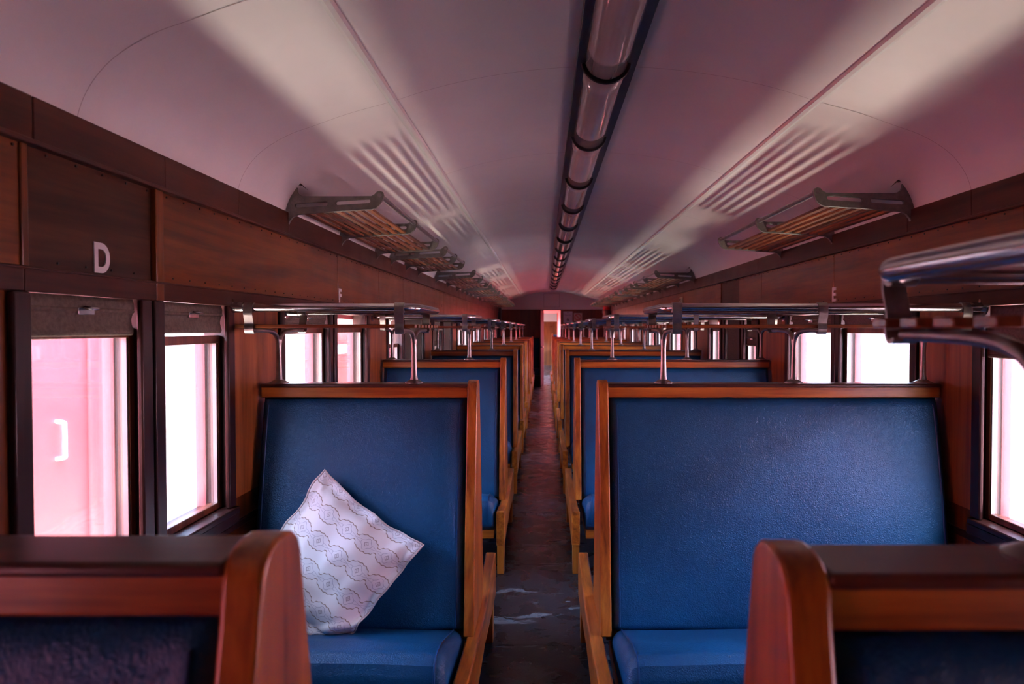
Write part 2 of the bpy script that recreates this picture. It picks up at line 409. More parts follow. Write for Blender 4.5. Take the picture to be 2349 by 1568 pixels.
# end wall with its doorway
DX0, DX1, DZ = .0, .42, 1.858
e = MB(); e.box(WL-.1, DX0, YEND, YEND+.1, 0, 1.887); e.box(DX1, WR+.1, YEND, YEND+.1, 0, 1.887); e.box(DX0, DX1, YEND, YEND+.1, DZ, 1.887)
struct(e.build('wall_end', ENDW), 'dark red wooden end wall with the doorway', 'wall')
e = MB(); e.prism([p for p in PC if p[1] >= 1.86] , YEND-.01, YEND+.1, 'xz')
struct(e.build('wall_end_lunette', plain('white_paint_light_boost', (.86, .82, .82), rough=.5)), 'white arched panel above the end wall', 'wall')  # ceiling white made brighter, the colour makes up for weak light here
e = MB(); x0, x1 = .0, .40; z0, z1 = 1.93, 2.27
e.box(x0, x1, YEND-.014, YEND-.01, z0, z1)
struct(e.build('trim_%d' % t, SEAM, bevel=.002), 'hatch cover in the white arch over the door', 'trim'); t += 1
e = MB(); e.box(x0+.008, x1-.008, YEND-.018, YEND-.013, z0+.008, z1-.008); struct(e.build('trim_%d' % t, bpy.data.materials['white_paint_light_boost']), 'white face of the hatch over the door', 'trim'); t += 1  # same light-boosted white as the arch around it
e = MB(); e.box(WL, WR, YBACK-.1, YBACK, 0, 2.4); struct(e.build('wall_back', ENDW), 'wooden end wall behind the camera', 'wall')

# ------------------------------------------------------------------ roller blinds
def make_blind(side, wi, y0, y1, bl, sg, W):
    X = lambda d: W+sg*d
    root = empty('roller_blind', (X(.012), (y0+y1)/2, 1.486)); w = (y1-y0)/2-.002
    h = 1.486-bl
    m = MB()
    nz = max(6, int(h/.012)); rows = []
    for j in range(nz+1):
        z = -h*j/nz; full = h > .15
        d = (.004*math.sin(z*90) if not full else .002*math.sin(z*20))
        rows.append((z, d))
    def f(u, v):
        j = min(nz, int(round(v*nz))); z, d = rows[j]
        return (sg*d+.0015*math.sin(u*9+z*40), -w+2*w*u, z)
    m.grid(f, 14, nz)
    o = m.build('canvas', BLIND, root, smooth=True); s = o.modifiers.new('thick', 'SOLIDIFY'); s.thickness = .004
    b = MB(); b.tube([(0, -w, -h), (0, w, -h)], .006, 10); b.build('hem_bar', BLIND, root, smooth=True)
    if h < .4:
        rl = MB(); zz = -.03 if h < .1 else -h+.05
        rl.tube([(-sg*.004, -w, zz), (-sg*.004, w, zz)], .006, 10); rl.build('batten', BLIND, root, smooth=True)
        lt = MB(); lt.box(-sg*.012, -sg*.004, -.028, .028, zz-.012, zz+.004); lt.tube([(-sg*.012, -.012, zz+.004), (-sg*.03, -.008, zz+.002), (-sg*.03, .012, zz+.002), (-sg*.012, .016, zz+.004)], .0045, 8)
        lt.build('latch', CHROME, root, smooth=True, bevel=.001)
    state = 'rolled up' if h < .12 else ('half lowered' if h < .4 else 'fully lowered')
    tag(root, ('%s canvas blind in the %s window from the camera, %s wall' % (state, ORD[wi-2], side)) if wi > 1 else '%s canvas blind added to cut light in the unseen window beside the camera, %s wall' % (state, side), 'blind', 'canvas window blinds')
for b in blinds: make_blind(*b)

# ------------------------------------------------------------------ benches
HD = [(.33, .185), (.45, .168), (.6, .145), (.8, .115), (1.0, .082), (1.1, .062), (1.155, .05), (1.2, .042)]
def hd(z):
    if z <= HD[0][0]: return HD[0][1]
    for (a, da), (b, db) in zip(HD, HD[1:]):
        if z <= b: return da+(db-da)*(z-a)/(b-a)
    return HD[-1][1]
def make_bench(side):
    if side == 'left': pa, pb, ra, rb, xw = -.243, -.280, -.221, -.268, WL+.018
    else: pa, pb, ra, rb, xw = .200, .238, .160, .206, WR-.018
    sg = -1 if side == 'left' else 1
    root = empty('bench')
    m = MB(); x0, x1 = sorted((pb, xw)); m.box(x0, x1, -.033, .033, 1.156, 1.197); m.build('top_rail', SEATW[0], root, bevel=.004)
    m = MB(); m.box(x0, x1, -.042, .042, 1.194, 1.208); c = m.build('rail_cap', CAPW, root, bevel=.005, seg=3); c['label'] = 'dark varnished cap'
    # aisle post, wide at the foot and rounded at the head
    left = [(-hd(z)-.004, z) for z in (.335, .45, .6, .7, .8, .9, 1.0, 1.06, 1.1, 1.15, 1.18)]
    top = [(-.047, 1.194), (-.041, 1.207), (-.028, 1.216), (-.012, 1.220), (.012, 1.220), (.028, 1.216), (.041, 1.207), (.047, 1.194)]
    prof = left+top+[(-y, z) for y, z in left[::-1]]
    m = MB(); m.prism(prof, min(pa, pb), max(pa, pb)); m.build('end_post', SEATW[2], root, bevel=.005, seg=3)
    # padded backs
    xa, xb = pb+sg*.002, xw-sg*.004
    for fs in (-1, 1):
        zb, zt = .34, 1.156
        def f(u, v):
            # u over x, v over z with rounded margins
            e = .035
            eu = min(u, 1-u)*abs(xb-xa); ev = min(v*(zt-zb), (1-v)*(zt-zb))
            k = min(1, eu/e); q = min(1, ev/e)
            rnd = math.sqrt(max(0, 1-(1-k)**2))*math.sqrt(max(0, 1-(1-q)**2))
            z = zb+(zt-zb)*v
            crown = .018*(1-(2*u-1)**4)*math.sin(PI*min(1, v*1.05))
            y = (hd(z)-.05)+(.040+crown)*rnd
            y -= .006*max(0, 1-abs(eu-.045)/.006) if eu < .06 else 0
            return (xa+(xb-xa)*u, fs*max(.005, y), z)
        m = MB()
        us = [0, .004, .01, .018, .026, .034, .045, .06]; us = us+[.06+.88*i/16 for i in range(1, 16)]+[1-x for x in us[::-1]]
        vsn = [0, .006, .014, .025, .04]; vsn = vsn+[.04+.92*i/14 for i in range(1, 14)]+[1-x for x in vsn[::-1]]
        g = [[m.bm.verts.new(f(u, v)) for v in vsn] for u in us]
        for i in range(len(us)-1):
            for j in range(len(vsn)-1): m.bm.faces.new((g[i][j], g[i+1][j], g[i+1][j+1], g[i][j+1]))
        bk = m.build('backrest', BLUE, root, smooth=True)
        L_ = abs(xb-xa)
        for uu in (.028/L_, 1-.028/L_):
            p = MB(); p.tube([Vector(f(uu, v))+Vector((0, fs*.001, 0)) for v in [.03+.94*i/20 for i in range(21)]], .0032, 6)
            p.build('piping', PIPING, bk, smooth=True)
        # seat cushion
        s = MB(); sy0, sy1 = .165, .60; ztop0, ztop1, zbot = .352, .452, .262
        def cf(u, v):
            # cross profile along v: bottom front -> top -> back
            pth = [(sy1-.03, zbot), (sy1-.005, zbot+.03), (sy1, zbot+.10), (sy1-.002, ztop1-.055), (sy1-.014, ztop1-.02), (sy1-.05, ztop1-.002), (sy1-.14, ztop1-.012), (.34, .403), (.24, .374), (sy0, ztop0), (sy0-.01, ztop0-.06)]
            k = v*(len(pth)-1); i = min(int(k), len(pth)-2); tt = k-i
            y = pth[i][0]*(1-tt)+pth[i+1][0]*tt; z = pth[i][1]*(1-tt)+pth[i+1][1]*tt
            e = min(u, 1-u)*L_; k2 = min(1, e/.045); r2 = math.sqrt(max(0, 1-(1-k2)**2))
            z = z-(1-r2)*.045*(1 if z > .33 else 0) + .010*math.sin(PI*u)*(1 if z > .36 else 0)
            y = y-(1-r2)*.018*(1 if y > .5 else 0)
            return (xa+(xb-xa)*u, fs*y, z)
        us2 = [0, .002, .006, .012, .02, .032, .045]; us2 = us2+[.045+.91*i/14 for i in range(1, 14)]+[1-x for x in us2[::-1]]
        vv = [i/40 for i in range(41)]
        g = [[s.bm.verts.new(cf(u, v)) for v in vv] for u in us2]
        for i in range(len(us2)-1):
            for j in range(len(vv)-1): s.bm.faces.new((g[i][j], g[i+1][j], g[i+1][j+1], g[i][j+1]))
        for gg in (g[0], g[-1]): s.bm.faces.new(gg)
        cu = s.build('seat_cushion', BLUE, root, smooth=True)
        for uu in (.035/L_, 1-.035/L_):
            p = MB(); p.tube([Vector(cf(uu, v))+Vector((0, 0, .001)) for v in [.12+.84*i/26 for i in range(27)]], .0035, 6)
            p.build('piping', PIPING, cu, smooth=True)
        b = MB(); q0, q1 = sorted((fs*.05, fs*.585)); r0, r1 = sorted((xa, xb)); b.box(r0, r1, q0, q1, .215, .262); b.build('seat_base', SEATW[0], root, bevel=.003)
    # side rail on the aisle
    sr = [(-.60, .375), (-.19, .338), (0, .330), (.19, .338), (.60, .375), (.60, .178), (.35, .19), (0, .215), (-.35, .19), (-.60, .178)]
    m = MB(); m.prism(sr, min(ra, rb), max(ra, rb)); m.build('side_rail', SEATW[1], root, bevel=.006, seg=3)
    for yy in (-.52, .52):
        m = MB(); lx0, lx1 = sorted((ra+sg*.006, rb)); m.box(lx0, lx1, yy-.03, yy+.03, .0, .185); m.build('leg', SEATW[2], root, bevel=.004)
    for yy in (-.50, .50):
        m = MB(); lx0, lx1 = sorted((xw-sg*.06, xw-sg*.02)); m.box(lx0, lx1, yy-.025, yy+.025, .0, .215); m.build('leg', SEATW[2], root, bevel=.004)
    return root
BL = {0: 'nearest, only its wooden top rail and post show at the bottom corner', 1: 'second from the camera, fully in view'}
for side, fr in (('left', FR_L), ('right', FR_R)):
    proto = make_bench(side)
    for i, y in enumerate(fr):
        o = proto if i == 0 else copy_tree(proto)
        o.location = (0, y, 0)
        if i == 0: lab = 'nearest blue bench %s of the aisle, cut off by the bottom corner of the photo' % side
        elif i == 1 and side == 'left': lab = 'second bench left of the aisle, blue leather, with the patterned pillow on it'
        elif i == 1: lab = 'second bench right of the aisle, wide blue back in full view'
        else: lab = '%s blue leather back-to-back bench from the camera on the %s of the aisle' % (ORD[i], side)
        tag(o, lab, 'bench', 'blue back-to-back benches on the %s' % side)

# ------------------------------------------------------------------ luggage racks standing on the benches
TZ, TY, TR = 1.482, .25, .0142
def make_island(side):
    if side == 'left': tip, xw, posts = -.432, WL+.004, [-.987, -.483]
    else: tip, xw, posts = .412, WR-.004, [.447, .934, 1.4155]
    sg = -1 if side == 'left' else 1
    root = empty('luggage_rack')
    r = .06
    path = [(xw, -TY, TZ), (xw-sg*.1, -TY, TZ), (tip+sg*r*1.2, -TY, TZ)]
    for i in range(9):
        a = PI/2*i/8; path.append((tip+sg*(r-r*math.sin(a)), -TY+r-r*math.cos(a), TZ))
    back = [(x, -y, z) for x, y, z in path[::-1]]
    m = MB(); m.tube(path+back, TR, 18); m.build('tube_rail', CHROME, root, smooth=True)
    for fs in (-1, 1):
        m = MB(); m.tube([(xw, fs*TY, TZ), (xw-sg*.006, fs*TY, TZ)], .030, 20); m.tube([(xw-sg*.006, fs*TY, TZ), (xw-sg*.05, fs*TY, TZ)], .0185, 18)
        m.tube([(xw-sg*.003, fs*TY, TZ+.022), (xw-sg*.012, fs*TY, TZ+.022)], .006, 8)
        m.build('wall_socket', CHROME, root, smooth=True)
    for px in posts:
        m = MB()
        m.lathe([(.034, 1.2075), (.034, 1.211), (.026, 1.215), (.014, 1.222), (.0115, 1.235), (.0095, 1.30), (.0095, 1.345), (.012, 1.37)], px, 0, 18)
        for fs in (-1, 1):
            aa = smoothpath([(px, fs*.0, 1.33), (px, fs*.012, 1.372), (px, fs*.05, 1.396), (px, fs*.12, 1.404), (px, fs*.24, 1.405)], 6)
            m.tube(aa, [.0095]*6+[.0085]*(len(aa)-6), 10)
        m.build('post', STEEL, root, smooth=True)
        for fs in (-1, 1):
            s = MB()
            s.tube([(px-.016, fs*TY, TZ), (px+.016, fs*TY, TZ)], .0172, 18)
            yy = fs*(TY+.0)
            pts = [(fs*.0165, TZ), (fs*.0168, TZ-.02), (fs*.010, TZ-.04), (fs*.006, TZ-.055), (fs*.010, TZ-.072), (fs*.002, TZ-.086), (-fs*.012, TZ-.083)]
            pts = smoothpath([(0, a+yy, b) for a, b in pts], 4)
            for A, B in zip(pts, pts[1:]):
                mid = (A+B)/2; d = (B-A); ln = d.length; d.normalize(); nrm = Vector((0, -d.z, d.y))*.0025
                vs = [s.bm.verts.new(Vector((px+sx*.015, 0, 0))+Vector((0, q.y, q.z))+w) for q in (A-d*.0006, B+d*.0006) for w in (nrm, -nrm) for sx in (-1, 1)]
                for fidx in ((0, 1, 3, 2), (4, 6, 7, 5), (0, 4, 5, 1), (2, 3, 7, 6), (0, 2, 6, 4), (1, 5, 7, 3)): s.bm.faces.new([vs[q] for q in fidx])
            s.build('strap', STEEL, root, smooth=True)
    m = MB(); ns = 8
    for k in range(ns):
        y = -.235+.47*k/(ns-1)
        x0, x1 = sorted((tip+sg*.0, xw-sg*.02)); m.box(x0, x1, y-.018, y+.018, 1.413, 1.425)
    m.build('slats', SLATW[0], root, bevel=.002, seg=1)
    return root
for side, fr in (('left', FR_L), ('right', FR_R)):
    proto = make_island(side)
    for i, y in enumerate(fr):
        if side == 'left' and i == 0: continue
        o = proto if i == (1 if side == 'left' else 0) else copy_tree(proto)
        o.location = (0, y, 0)
        if i == 0: lab = 'chrome rail slatted rack over the nearest %s bench' % side
        else: lab = 'chrome rail slatted luggage rack standing on the %s %s bench from the camera' % (ORD[i], side)
        tag(o, lab, 'luggage rack', 'racks standing on the %s benches' % side)

# ------------------------------------------------------------------ wall luggage racks
BR = [(-.994, 2.004), (-1.010, 1.990), (-1.032, 1.968), (-1.050, 1.948), (-1.057, 1.915), (-1.0585, 1.881), (-1.0585, 1.80), (-1.050, 1.80), (-1.046, 1.825), (-1.038, 1.848), (-1.024, 1.866), (-1.003, 1.877),
      (-.85, 1.889), (-.70, 1.898), (-.682, 1.904), (-.668, 1.917), (-.658, 1.935), (-.6535, 1.955), (-.657, 1.966), (-.668, 1.970), (-.679, 1.967), (-.688, 1.957), (-.702, 1.949), (-.83, 1.948), (-.97, 1.948), (-.988, 1.950), (-1.002, 1.960), (-1.008, 1.975), (-1.005, 1.992), (-.996, 2.004), (-.985, 1.995)]
def slot(xa, xb, za, zb, r):
    ang = math.atan2(zb-za, xb-xa); out = []
    for i in range(9): a = ang-PI/2+PI*i/8; out.append((xb+r*math.cos(a), zb+r*math.sin(a)))
    for i in range(9): a = ang+PI/2+PI*i/8; out.append((xa+r*math.cos(a), za+r*math.sin(a)))
    return out[::-1]
BM = curve_mesh('rack_bracket', [BR, slot(-1.005, -.888, 1.912, 1.919, .0095), slot(-.84, -.714, 1.922, 1.930, .0095)], .006, .0015)
def make_wall_rack(side, y0, ys):
    root = empty('luggage_rack', (0, y0, 0)); mir = side == 'right'
    def fx(x): return x if not mir else 2*XC-x
    for yy in ys:
        me = BM.copy()
        for v in me.vertices: v.co = Vector((fx(v.co.x), yy+v.co.z, v.co.y))
        if mir: me.flip_normals()
        o = mesh_obj('bracket', me, IRON, root)
        b = MB(); b.tube([(fx(-.668), yy-.009, 1.953), (fx(-.668), yy+.009, 1.953)], .0085, 12); b.build('bolt', STEEL, o, smooth=True)
        w = MB(); w.box(*sorted((fx(-1.052), fx(-1.0585))), yy-.012, yy+.012, 1.795, 1.88); w.build('wall_flange', IRON, o, bevel=.002)
    m = MB(); m.tube([(fx(-.668), ys[0], 1.953), (fx(-.668), ys[-1], 1.953)], .0105, 14); m.build('tube_rail', STEEL, root, smooth=True)
    m = MB(); ns = 7
    for k in range(ns):
        x = -.722-.255*k/(ns-1); zz = 1.902-.075*(-.70-x)
        a, b = sorted((fx(x-.0115), fx(x+.0115))); m.box(a, b, ys[0]+.004, ys[-1]+.02, zz, zz+.011)
    m.build('slats', SLATW[1], root, bevel=.0015, seg=1)
    return root
LR = [(2.80, 1.47), (4.67, 1.0), (6.58, 1.58), (8.70, 1.0), (10.3, 1.58), (12.4, 1.0), (14.1, 1.5)]
RR = [(2.73, 1.48), (6.63, 1.55), (8.55, 1.24), (10.4, 1.55), (12.4, 1.2), (14.1, 1.5)]
for side, rr in (('left', LR), ('right', RR)):
    for i, (y, ln) in enumerate(rr):
        o = make_wall_rack(side, y, [0, ln/2, ln])
        lab = ('nearest wall luggage rack on the %s, large iron bracket above the letter %s' % (side, 'F' if side == 'left' else 'E')) if i == 0 else '%s slatted iron luggage rack from the camera high on the %s wall' % (ORD[i], side)
        tag(o, lab, 'luggage rack', 'iron luggage racks along the %s wall' % side)

# ------------------------------------------------------------------ ceiling light strip
m = MB(); m.box(.108, .309, YBACK+.1, 15.5, 2.283, 2.300); tr = m.build('light_trough', BLACKM, bevel=.003)
tag(tr, 'long black metal backing of the light strip along the ceiling', 'light trough')
def make_lamp():
    root = empty('ceiling_lamp'); cx, r = .2065, .071; ln = .86
    m = MB(); m.grid(lambda u, v: (cx-r*math.cos(PI*u), .012+(ln-.024)*v, 2.292-r*.9*math.sin(PI*u)), 24, 6)
    o = m.build('glass_cover', LAMPG, root, smooth=True); s = o.modifiers.new('thick', 'SOLIDIFY'); s.thickness = .003
    m = MB(); m.tube([(cx-(r+.004)*math.cos(PI*i/24), 0, 2.292-(r*.9+.004)*math.sin(PI*i/24)) for i in range(25)], .0085, 8, flat=.8); m.build('clip_ring', BLACKM, root, smooth=True)
    return root
lp = make_lamp(); lamps = []
ys = [2.27+.86*k for k in range(-4, 16)]
k0 = 0
for k, y in enumerate(ys):
    if y > 15.0: continue
    o = lp if k == 0 else copy_tree(lp); o.location = (0, y, 0); lamps.append(o)
vis = [o for o in lamps if o.location.y > 1.3]
for i, o in enumerate(lamps):
    j = i-(len(lamps)-len(vis))
    if j < 0: lab = 'unlit half-round glass lamp overhead just behind the top edge of the photo'
    else: lab = '%s half-round glass lamp from the camera in the black ceiling strip' % ORD[j]
    tag(o, lab, 'ceiling lamp', 'ceiling strip lamps')

# ------------------------------------------------------------------ letters and signs
def wall_letter(ch, side, y, z, h, wsc=.78, name='letter'):
    me = text_mesh(name, ch, h/.72, .0015, .006*h/.07*.55)
    xs = [v.co.x for v in me.vertices]; zs = [v.co.y for v in me.vertices]
    cx, cz = (min(xs)+max(xs))/2, (min(zs)+max(zs))/2; sc = h/(max(zs)-min(zs)); sw = wsc*h/(max(xs)-min(xs))
    o = mesh_obj(name, me, LETTER)
    for v in me.vertices:
        a, b, c = (v.co.x-cx)*sw, (v.co.y-cz)*sc, v.co.z
        v.co = Vector((c, a, b)) if side == 'left' else Vector((-c, -a, b))
    o.location = ((WL if side == 'left' else WR)+(.0 if side == 'left' else 0), y, z)
    return o
o = wall_letter('D', 'left', 1.637, 1.580, .072, .80); o.location.x = WL+.003; tag(o, 'white painted letter D on the dark panel above the left window', 'letter')
o = wall_letter('F', 'left', 3.53, 1.580, .072, .62); o.location.x = WL+.009; tag(o, 'small white letter F high on the left wall', 'letter')
o = wall_letter('E', 'right', 3.46, 1.583, .072, .62); o.location.x = WR-.009; tag(o, 'white letter E on the right wall under the luggage rack', 'letter')

PAPER = plain('pale_notice_paper', (.55, .52, .62), rough=.7); INK = plain('dark_ink', (.03, .03, .05), rough=.7)
SIGNB = plain('beige_sign_board', (.62, .42, .36), rough=.5); SIGNR = plain('sign_red', (.45, .02, .02), rough=.5)
s = MB().box(.492, .717, YEND-.006, YEND-.001, 1.545, 1.825).build('notice_sign', PAPER)
tag(s, 'pale notice with the number 6 on the end wall right of the door', 'notice')
def end_text(ch, x, z, h, mat, parent, off=0.0):
    me = text_mesh('lettering', ch, h/.72, .0008, off)
    for v in me.vertices: v.co = Vector((v.co.x+x, -v.co.z+YEND-.0075, v.co.y+z))
    return mesh_obj('lettering', me, mat, parent)
end_text('6', .603, 1.625, .085, INK, s, .002); end_text('Coach No', .603, 1.735, .028, INK, s)
hm = MB(); hm.tube([(.603, YEND-.006, 1.80), (.603, YEND-.010, 1.80)], .012, 12); hm.build('pin', INK, s)
s = MB().box(.752, .957, YEND-.008, YEND-.001, 1.585, 1.785).build('no_smoking_sign', SIGNB, bevel=.003)
tag(s, 'square beige prohibition sign with a red crossed circle on the end wall', 'sign')
m = MB(); cx, cz = .8545, 1.685
m.tube([(cx+.075*math.cos(2*PI*i/40), YEND-.009, cz+.075*math.sin(2*PI*i/40)) for i in range(40)], .010, 8, close=True)
m.tube([(cx-.05, YEND-.009, cz+.05), (cx+.05, YEND-.009, cz-.05)], .009, 8); m.build('red_ring', SIGNR, s, smooth=True)
PL = plain('ivory_plate', (.6, .55, .4), rough=.5)
s = MB().box(WR-.016, WR-.007, 7.23, 7.37, 1.675, 1.74).build('number_plate', PL, bevel=.002); tag(s, 'small ivory plate with dark marks on the right wall', 'plate')
m = MB()
for a in (7.26, 7.30): m.box(WR-.0175, WR-.0155, a-.004, a+.004, 1.686, 1.73)
m.box(WR-.0175, WR-.0155, 7.32, 7.35, 1.70, 1.73); m.build('marks', INK, s)

# ------------------------------------------------------------------ pillow
def pillow_mat():
    m, nt, b = new_mat('patterned_pillow_cloth')
    uv = N(nt, 'ShaderNodeUVMap'); uv.uv_map = 'UVMap'
    sep = N(nt, 'ShaderNodeSeparateXYZ'); L(nt, uv.outputs[0], sep.inputs[0])
    def M(op, a, b_=None, c=None):
        n = N(nt, 'ShaderNodeMath', operation=op)
        for i, x in enumerate((a, b_, c)):
            if x is None: continue
            if isinstance(x, (int, float)): n.inputs[i].default_value = x
            else: L(nt, x, n.inputs[i])
        return n.outputs[0]
    U, V = sep.outputs[0], sep.outputs[1]        # metres along the row and across the rows
    R, P = .086, .084
    vr = M('DIVIDE', V, R); row = M('FLOOR', vr)
    par = M('MULTIPLY', row, .38)
    vv = M('SUBTRACT', M('SUBTRACT', vr, row), .5)      # -0.5..0.5 in the row
    uu = M('FRACT', M('ADD', M('DIVIDE', U, P), par)); uu = M('SUBTRACT', uu, .5)
    un, vn = M('MULTIPLY', uu, P*100), M('MULTIPLY', vv, R*100)   # centimetres
    cosu = M('COSINE', M('MULTIPLY', uu, 2*PI))
    cos3 = M('COSINE', M('MULTIPLY', uu, 6*PI))
    q2 = M('MULTIPLY', uu, 2.35); lob = M('SQRT', M('MAXIMUM', M('SUBTRACT', 1.0, M('MULTIPLY', q2, q2)), 0.0))
    lim = M('ADD', M('MULTIPLY_ADD', lob, 1.75, 1.05), M('MULTIPLY', M('COSINE', M('MULTIPLY', uu, 10*PI)), .13))
    av = M('ABSOLUTE', vn)
    d1 = M('ABSOLUTE', M('SUBTRACT', av, lim))
    l1 = M('DIVIDE', d1, .14)
    rr = M('SQRT', M('ADD', M('MULTIPLY', un, un), M('MULTIPLY', vn, vn)))
    th = M('ARCTAN2', vn, un)
    rq = M('MULTIPLY_ADD', M('COSINE', M('MULTIPLY', th, 4.0)), .26, 1.75)
    d2 = M('DIVIDE', M('ABSOLUTE', M('SUBTRACT', rr, rq)), .07)
    dm = M('ADD', M('ABSOLUTE', un), M('MULTIPLY', M('ABSOLUTE', vn), .9))
    d3 = M('DIVIDE', M('ABSOLUTE', M('SUBTRACT', dm, .75)), .11)
    d5 = M('DIVIDE', dm, .3)
    lim2 = M('MULTIPLY', M('ABSOLUTE', M('SINE', M('MULTIPLY', M('ADD', uu, .5), PI*2))), .5)
    d4 = M('DIVIDE', M('ABSOLUTE', M('SUBTRACT', av, M('MULTIPLY', lim2, 1.0))), .06)
    far = M('GREATER_THAN', M('ABSOLUTE', un), 2.0)
    d4 = M('ADD', d4, M('MULTIPLY', M('SUBTRACT', 1.0, far), 9.0))
    def mask(d): return M('SUBTRACT', 1.0, M('MINIMUM', M('MAXIMUM', M('SUBTRACT', d, .5), 0.0), 1.0))
    base = N(nt, 'ShaderNodeRGB'); base.outputs[0].default_value = (.90, .91, .93, 1)
    def over(col_in, fac, col):
        x = N(nt, 'ShaderNodeMix', data_type='RGBA'); L(nt, fac, x.inputs[0]); L(nt, col_in, x.inputs[6]); x.inputs[7].default_value = (*col, 1); return x.outputs[2]
    inside = M('LESS_THAN', av, lim)
    c = over(base.outputs[0], M('MULTIPLY', inside, .35), (.68, .70, .78))
    c = over(c, M('MULTIPLY', mask(d2), .75), (.30, .31, .42))
    c = over(c, M('MULTIPLY', mask(d4), .6), (.30, .31, .42))
    c = over(c, M('MULTIPLY', mask(d3), .85), (.24, .21, .24))
    c = over(c, M('MULTIPLY', mask(d5), .6), (.4, .36, .36))
    c = over(c, M('MULTIPLY', mask(l1), .9), (.28, .20, .15))
    L(nt, c, b.inputs['Base Color']); b.inputs['Roughness'].default_value = .85; b.inputs['Specular IOR Level'].default_value = .2
    b.inputs['Sheen Weight'].default_value = .1
    wv = N(nt, 'ShaderNodeTexNoise', Scale=900.0, Detail=2.0); L(nt, uv.outputs[0], wv.inputs['Vector'])
    bp = N(nt, 'ShaderNodeBump', Strength=.15, Distance=.001); L(nt, wv.outputs[0], bp.inputs['Height']); L(nt, bp.outputs[0], b.inputs['Normal'])
    return m
from mathutils import noise as mnoise
def make_pillow():
    S = .225
    def shape(a, b_, side):
        # a, b in -1..1 over the square
        ax, bx = abs(a), abs(b_)
        pull = 1-.085*(1-bx**2)*(ax**1.5)
        pullb = 1-.085*(1-ax**2)*(bx**1.5)
        x = a*S*pull; y = b_*S*pullb
        x += .007*mnoise.noise(Vector((b_*4+7, a*1.5, .3)))*ax**4; y += .007*mnoise.noise(Vector((a*4+2, b_*1.5, 5.3)))*bx**4
        fl = .86
        ra, rb = min(1, ax/fl), min(1, bx/fl)
        h = ((1-ra**2.4)**.55)*((1-rb**2.4)**.55)*.075
        edge = max(ax, bx)
        w = 0
        nv = mnoise.noise(Vector((a*2.3+3, b_*2.3, side)))
        h *= (1+.22*nv)*(1 if side > 0 else .55)
        if edge > .5: w += .011*math.sin(10*(a if bx > ax else b_)+2.5*nv)*(edge-.5)*2
        w += .004*mnoise.noise(Vector((a*5, b_*5, side*3+1)))*(1-edge)
        z = side*h+side*.002+w*(1 if side > 0 else .6)
        # crease near the lowest corner (a=1,b=-1)
        q = (a-b_)/2
        if q > .60:
            k = (q-.60)/.4
            z += .026*math.sin(k*9.0+1.5*nv)*min(1, k*3)
            x -= .050*k*k; y += .050*k*k
        return Vector((x, y, z))
    n = 56
    bm = bmesh.new(); uvl = bm.loops.layers.uv.new('UVMap')
    lay = {}
    for side in (1, -1):
        for i in range(n+1):
            for j in range(n+1):
                a, b_ = -1+2*i/n, -1+2*j/n
                bd = i in (0, n) or j in (0, n)
                if bd and side == -1: lay[(i, j, -1)] = lay[(i, j, 1)]; continue
                lay[(i, j, side)] = bm.verts.new(shape(a, b_, side) if not bd else (shape(a, b_, 1)+shape(a, b_, -1))/2)
    for side in (1, -1):
        for i in range(n):
            for j in range(n):
                ids = [(i, j), (i+1, j), (i+1, j+1), (i, j+1)]
                if side < 0: ids = ids[::-1]
                f = bm.faces.new([lay[(p, q, side)] for p, q in ids]); f.smooth = True
                for lpp, (p, q) in zip(f.loops, ids): lpp[uvl].uv = ((-1+2*p/n)*S+.02, (-1+2*q/n)*S)
    me = bpy.data.meshes.new('pillow'); bm.to_mesh(me); bm.free()
    me.materials.append(pillow_mat())
    o = bpy.data.objects.new('throw_pillow', me); C.objects.link(o)
    sub = o.modifiers.new('smooth', 'SUBSURF'); sub.levels = 1; sub.render_levels = 1
    pts = []
    for i in range(n): pts.append((shape(-1+2*i/n, -1, 1)+shape(-1+2*i/n, -1, -1))/2)
    for i in range(n): pts.append((shape(1, -1+2*i/n, 1)+shape(1, -1+2*i/n, -1))/2)
    for i in range(n): pts.append((shape(1-2*i/n, 1, 1)+shape(1-2*i/n, 1, -1))/2)
    for i in range(n): pts.append((shape(-1, 1-2*i/n, 1)+shape(-1, 1-2*i/n, -1))/2)
    p = MB(); p.tube(pts, .0035, 8, close=True); p.build('edge_cord', plain('pillow_edge', (.62, .58, .58), rough=.8), o, smooth=True)
    return o
pw = make_pillow()
tag(pw, 'white throw pillow with brown wavy ornament, leaning on its corner on the second left bench', 'pillow')
# local x = along the pattern rows (down to the right), local y = across, local z = toward the camera
ang = math.radians(-35)
tilt = math.radians(19)
Rx = Matrix.Rotation(PI/2-tilt, 4, 'X')     # face toward -y, leaning back
pw.matrix_world = Matrix.Translation((-.722, 2.296, .618)) @ Rx @ Matrix.Rotation(ang, 4, 'Z')

